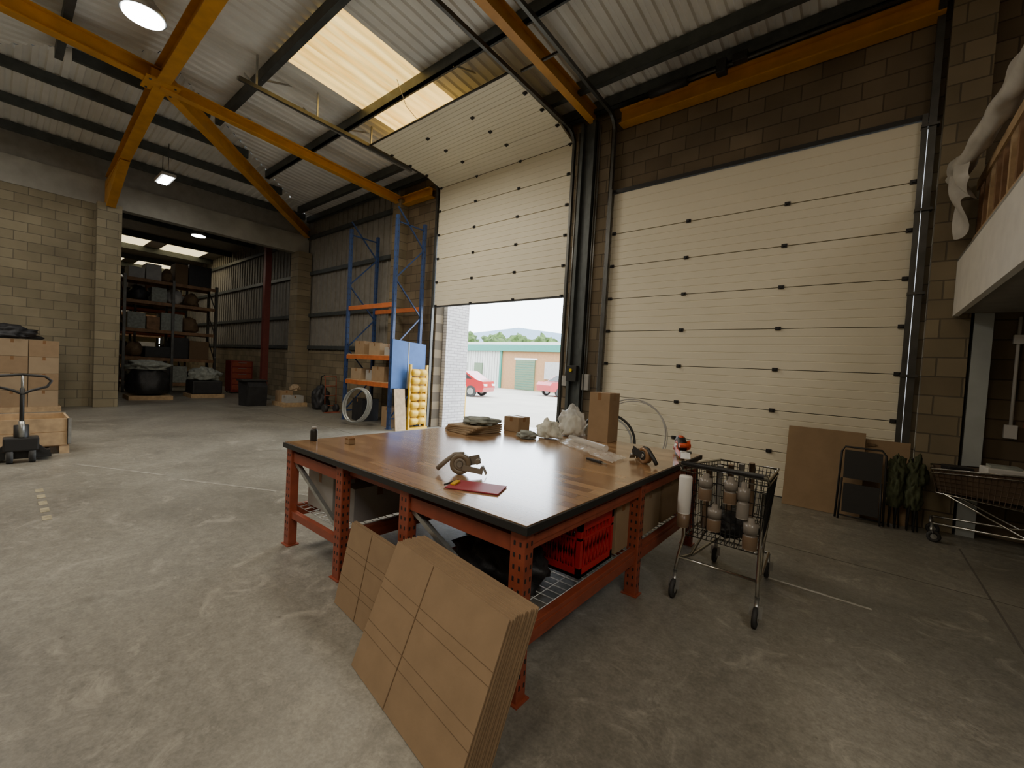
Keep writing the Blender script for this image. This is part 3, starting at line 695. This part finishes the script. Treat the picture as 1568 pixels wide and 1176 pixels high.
b.beam((hx-.08,hy-.27,.09),(hx-.08,hy+.27,.09),.08,.1,BLACK);b.beam((hx-.06,hy-.24,.1),(hx-.06,hy,.36),.06,.05,BLACK);b.beam((hx-.06,hy+.24,.1),(hx-.06,hy,.36),.06,.05,BLACK);b.done()
b=B("black_storage_bin");b.prism([(-15.2,4.9,0.0),(-14.75,5.0,0.0),(-14.7,5.0,.62),(-14.85,5.0,.78),(-15.3,4.9,.78)],(0,.55,0),DKCL);b.bb(-15.33,-14.8,4.85,5.6,.78,.83,BLACK,bev=.01);b.done()
b=B("goods_on_pallet")
b.bb(-15.1,-14.2,5.85,6.6,0,.13,WOODP);b.carton(-15.0,-14.6,5.9,6.3,.131,.5,CARD);b.carton(-14.6,-14.25,5.95,6.5,.131,.36,GREYB);b.blob((-14.7,6.4,.5),(.2,.15,.13),CARD2,3,.4);b.done()
b=B("black_refuse_sack");b.blob((-13.3,6.6,0),(.25,.25,.48),DKCL,7,.3);b.tube([(-13.35,6.6,.6),(-13.3,6.6,1.05),(-13.1,6.6,1.1)],.02,DKCL);b.done()
b=B("sack_truck")
for y in(6.35,6.7):b.tube([(-12.5,y,.05),(-12.55,y,1.0),(-12.6,y,1.1)],.015,REDST);b.cyl((-12.5,y-.05,.12),(-12.5,y+.05,.12),.12,RUB,18)
for z in(.2,.5,.8,1.08):b.cyl((-12.53,6.35,z),(-12.53,6.7,z),.012,REDST)
b.bb(-12.5,-12.3,6.3,6.75,.0,.015,REDST);b.done()
b=B("red_tool_cabinet");b.bb(-20.6,-19.9,6.1,6.9,0.05,1.35,mat("cab_red",(.20,.025,.018),.5),bev=.02)
for k in range(5):b.bb(-19.9,-19.885,6.15,6.85,.15+k*.24,.35+k*.24,REDST);b.bb(-19.885,-19.87,6.35,6.65,.3+k*.24,.32+k*.24,GALV)
for y in(6.15,6.85):
    for x in(-20.5,-20.0):b.cyl((x,y-.02,.03),(x,y+.02,.03),.03,RUB)
b.done()
for ri,(xr0,y0,y1,zt) in enumerate(((-20.6,2.9,5.7,4.3),(-24.5,2.0,5.6,4.6),(-29,.5,5.6,4.6),(-20.5,-2.6,1.2,4.2))):
    b=B("warehouse_shelving")
    n=2
    for i in range(n+1):
        y=y0+(y1-y0)*i/n
        for x in(xr0,xr0-1.0):b.bb(x-.05,x+.05,y-.04,y+.04,0,zt,TRK)
        for k in range(4):b.beam((xr0,y,.3+k),(xr0-1,y,1.2+k),.03,.03,TRK)
    for z in(.3,1.25,2.3,3.35,4.15):
        for x in(xr0,xr0-1):b.bb(x-.02,x+.02,y0,y1,z-.05,z+.05,WOODD if ri%2==0 else ORG)
        b.bb(xr0-1,xr0,y0,y1,z+.05,z+.07,WOODD)
        y=y0+.1
        while y<y1-.7:
            w=random.uniform(.35,.8);h=random.uniform(.35,.85);mm=random.choice([CARD3,WOODD,GREYB,DKCL,WOODP,CARD3,DKCL,CLG,DKCL])
            if random.random()<.6:b.bb(xr0-.85,xr0-.08,y,y+w,z+.07,z+.07+h,mm,bev=.02)
            else:b.blob((xr0-.45,y+w/2,z+.07),(.38,w/2,h*.6),mm,random.random()*9,.35,3)
            y+=w+.03
    b.done()
b=B("wrapped_pallet_goods");b.bb(-18.4,-17.4,2.6,3.7,0,.13,WOODP);b.blob((-17.9,3.15,.13),(.5,.55,.62),DKCL,4,.15);b.blob((-17.9,3.15,.95),(.45,.5,.2),CLG,5,.4);b.done()
b=B("wrapped_pallet_goods");b.bb(-18.9,-17.9,4.3,5.3,0,.13,WOODP);b.bb(-18.85,-17.95,4.35,5.25,.131,.6,DKCL,bev=.04);b.blob((-18.4,4.8,.6),(.4,.45,.3),CLG,15,.4);b.done()
b=B("steel_stanchion_red");b.bb(-17.2,-17.0,6.2,6.4,0,6.5,mat("maroon_paint",(.13,.03,.025),.5));b.bb(-17.3,-16.9,6.1,6.5,0,.02,TRK);b.done()
# ------------------------------------------------------------------ lamps
b=B("high_bay_lamp");b.lathe((-7.65,1.19,6.02),[(.05,.35),(.09,.3),(.12,.2),(.24,.06),(.25,0),(.235,.0)],GALV,24);b.lathe((-7.65,1.19,6.0),[(.0,0),(.22,.0),(.22,.02),(.1,.02)],LAMP,24);b.cyl((-7.65,1.19,6.35),(-7.65,1.19,6.98),.01,TRK);b.done()
b=B("strip_lamp");b.bb(-14.5,-13.7,2.55,2.85,5.98,6.05,GREYB,bev=.01);b.bb(-14.45,-13.75,2.6,2.8,5.955,5.98,LAMP)
for x in(-14.4,-13.8):b.cyl((x,2.7,6.05),(x,2.7,zh(x)),.008,TRK)
b.done()
b=B("high_bay_lamp");b.lathe((-17.4,4.25,5.5),[(.05,.3),(.10,.22),(.2,.05),(.21,0)],GALV,20);b.lathe((-17.4,4.25,5.48),[(.0,0),(.19,.0),(.19,.02),(.1,.02)],LAMP,20);b.cyl((-17.4,4.25,5.8),(-17.4,4.25,6.54),.01,TRK);b.done()
# ------------------------------------------------------------------ exterior
YD=D+.25
ASPH=mat("pale_asphalt",(.42,.39,.33),.9,var=.12,scale=.6)
b=B("exterior_ground");b.bb(-140,60,YD,160,-.25,-.03,ASPH);b.done()
b=B("exterior_brick_pier");b.bb(-8.85,-8.42,YD+.02,8.25,-.03,5.2,WBR);b.done()
TEAL=mat("teal_trim",(.03,.20,.15),.5,var=.05);WCL=mat("white_cladding",(.55,.55,.50),.6,var=.04);OBR=mat("orange_timber",(.36,.19,.08),.7,var=.1);GDR=mat("green_shutter",(.11,.16,.09),.6,var=.05)
b=B("exterior_industrial_unit")
b.bb(-32,-24.2,28,34,-.03,3.2,WCL);b.bb(-24.2,-12,28,34,-.03,3.2,OBR);b.bb(-32.2,-12,27.7,34,3.2,3.75,TEAL);b.bb(-32,-12,28,34,3.75,4.0,WCL)
for i in range(26):b.bb(-32+i*.3,-31.96+i*.3,27.97,28,0,3.2,GREYB)
b.bb(-22.6,-20.6,27.9,28,0,2.5,GDR);
for k in range(12):b.bb(-22.6,-20.6,27.88,27.9,.1+.2*k,.12+.2*k,TEAL)
b.bb(-22.8,-20.4,27.95,28,2.5,2.65,WHT);b.bb(-27.5,-26.5,27.9,28,0,2.1,GDR);b.bb(-19.6,-17.6,27.9,28,1,2.4,GREYB);b.bb(-24.4,-24.2,27.85,28,0,3.2,TEAL);b.bb(-29.8,-28.5,27.9,28,1.1,2.1,GREYB)
b.done()
b=B("exterior_distant_shed");b.prism([(-85,62,0),(-26,62,0),(-26,62,6.6),(-50,62,9.6),(-85,62,7.2)],(0,20,0),mat("pale_blue_shed",(.24,.34,.44),.7,var=.04));b.done()
LEAF=mat("foliage",(.055,.10,.02),.9,var=.6,scale=2.5,bump=1,bscale=5)
for k,(x,y,h) in enumerate(((-35.8,30,5.4),(-39,34,6.2),(-36,44,6.8),(-31,44,6.2),(-27,45,6.2),(-43,42,7),(-23,46,5.8),(-34,39,6.0))):
    b=B("tree");b.cyl((x,y,-.03),(x,y,h*.5),.15,WOODD,r2=.1)
    for j in range(12):
        a=random.random()*6.28;rr=random.uniform(0,1.5);b.blob((x+rr*math.cos(a),y+rr*math.sin(a),h*.15+random.random()*h*.55),(1.25,1.25,1.1),LEAF,k*9+j,.6,3,3)
    b.done()
def car(x,y,a,m):
    b=B("parked_car");M=Matrix.Translation((x,y,-.03))@Matrix.Rotation(a,4,'Z')
    pr=[(-2.05,.35),(-2.1,.75),(-1.95,.95),(-1.2,1.02),(-.55,1.42),(.9,1.45),(1.6,1.0),(2.0,.9),(2.08,.55),(2.0,.3)]
    b.prism([M@V((px,-.85,pz)) for px,pz in pr],M.to_3x3()@V((0,1.7,0)),m)
    gl=[(-1.05,1.02),(-.5,1.36),(.85,1.38),(1.35,1.02)]
    for s in(-.86,.855):b.prism([M@V((px,s,pz)) for px,pz in gl],M.to_3x3()@V((0,.006,0)),BLACK)
    b.prism([M@V((-1.24,-.7,1.01)),M@V((-1.24,.7,1.01)),M@V((-.62,.62,1.40)),M@V((-.62,-.62,1.40))],V((0,0,.02)),BLACK)
    for px in(-1.3,1.3):
        for s in(-.88,.7):b.cyl(M@V((px,s,.32)),M@V((px,s+.18,.32)),.32,RUB,20);b.cyl(M@V((px,s-.005,.32)),M@V((px,s+.185,.32)),.19,GALV,14)
    b.box(M@V((2.07,.6,.7)),(.04,.3,.12),WHT);b.box(M@V((2.07,-.6,.7)),(.04,.3,.12),WHT);b.done()
CR=mat("car_red",(.40,.012,.02),.25,var=0,coat=.5)
car(-18.3,17.2,.35,CR);car(-15.6,25.2,1.2,CR)
b=B("yellow_bollard");b.lathe((-9.75,9.5,-.03),[(.07,0),(.07,1.0),(.05,1.06),(.0,1.08)],YPL,16);b.done()
# ------------------------------------------------------------------ light
w=bpy.data.worlds.new("W");scene.world=w;w.use_nodes=True;nt=w.node_tree
bg=nt.nodes["Background"];bg.inputs["Color"].default_value=(.84,.92,1,1);bg.inputs["Strength"].default_value=9.5
def area(x,y,z,sx,sy,pw,col=(1,.96,.90),rot=(0,0,0)):
    l=bpy.data.lights.new("roof_fill_light",'AREA');l.shape='RECTANGLE';l.size=sx;l.size_y=sy;l.energy=pw;l.color=col  # area lamps under the roof: daylight of visible skylights plus added fill
    o=bpy.data.objects.new("roof_fill_light",l);o.location=(x,y,z);o.rotation_euler=rot;scene.collection.objects.link(o)
for x,pw in((-1.3,60),(3.5,200),(-7.4,165),(-12.5,110)):area(x,-1.7,6.30,1.8,3.0,pw)  # added fill lamps below the unseen back slope, to brighten the hall
area(-7.4,4.0,6.0,1.6,1.0,130,(1,.92,.76))
area(-26,4,6.25,3,3,60)
# camera
f=648.4/1568*36
yaw,pit,rol=math.radians(39.35),math.radians(1.88),math.radians(-3.21)
fw=V((-math.sin(yaw)*math.cos(pit),math.cos(yaw)*math.cos(pit),-math.sin(pit)));rt=V((math.cos(yaw),math.sin(yaw),0));dn=fw.cross(rt)
r2=math.cos(rol)*rt+math.sin(rol)*dn;d2=-math.sin(rol)*rt+math.cos(rol)*dn
cd=bpy.data.cameras.new("camera");cam=bpy.data.objects.new("camera",cd);scene.collection.objects.link(cam)
cd.sensor_width=36;cd.lens=f;cd.clip_end=400;cd.clip_start=.05
u=-d2;bk=-fw
cam.matrix_world=Matrix(((r2.x,u.x,bk.x,0),(r2.y,u.y,bk.y,0),(r2.z,u.z,bk.z,1.6),(0,0,0,1)))
scene.camera=cam
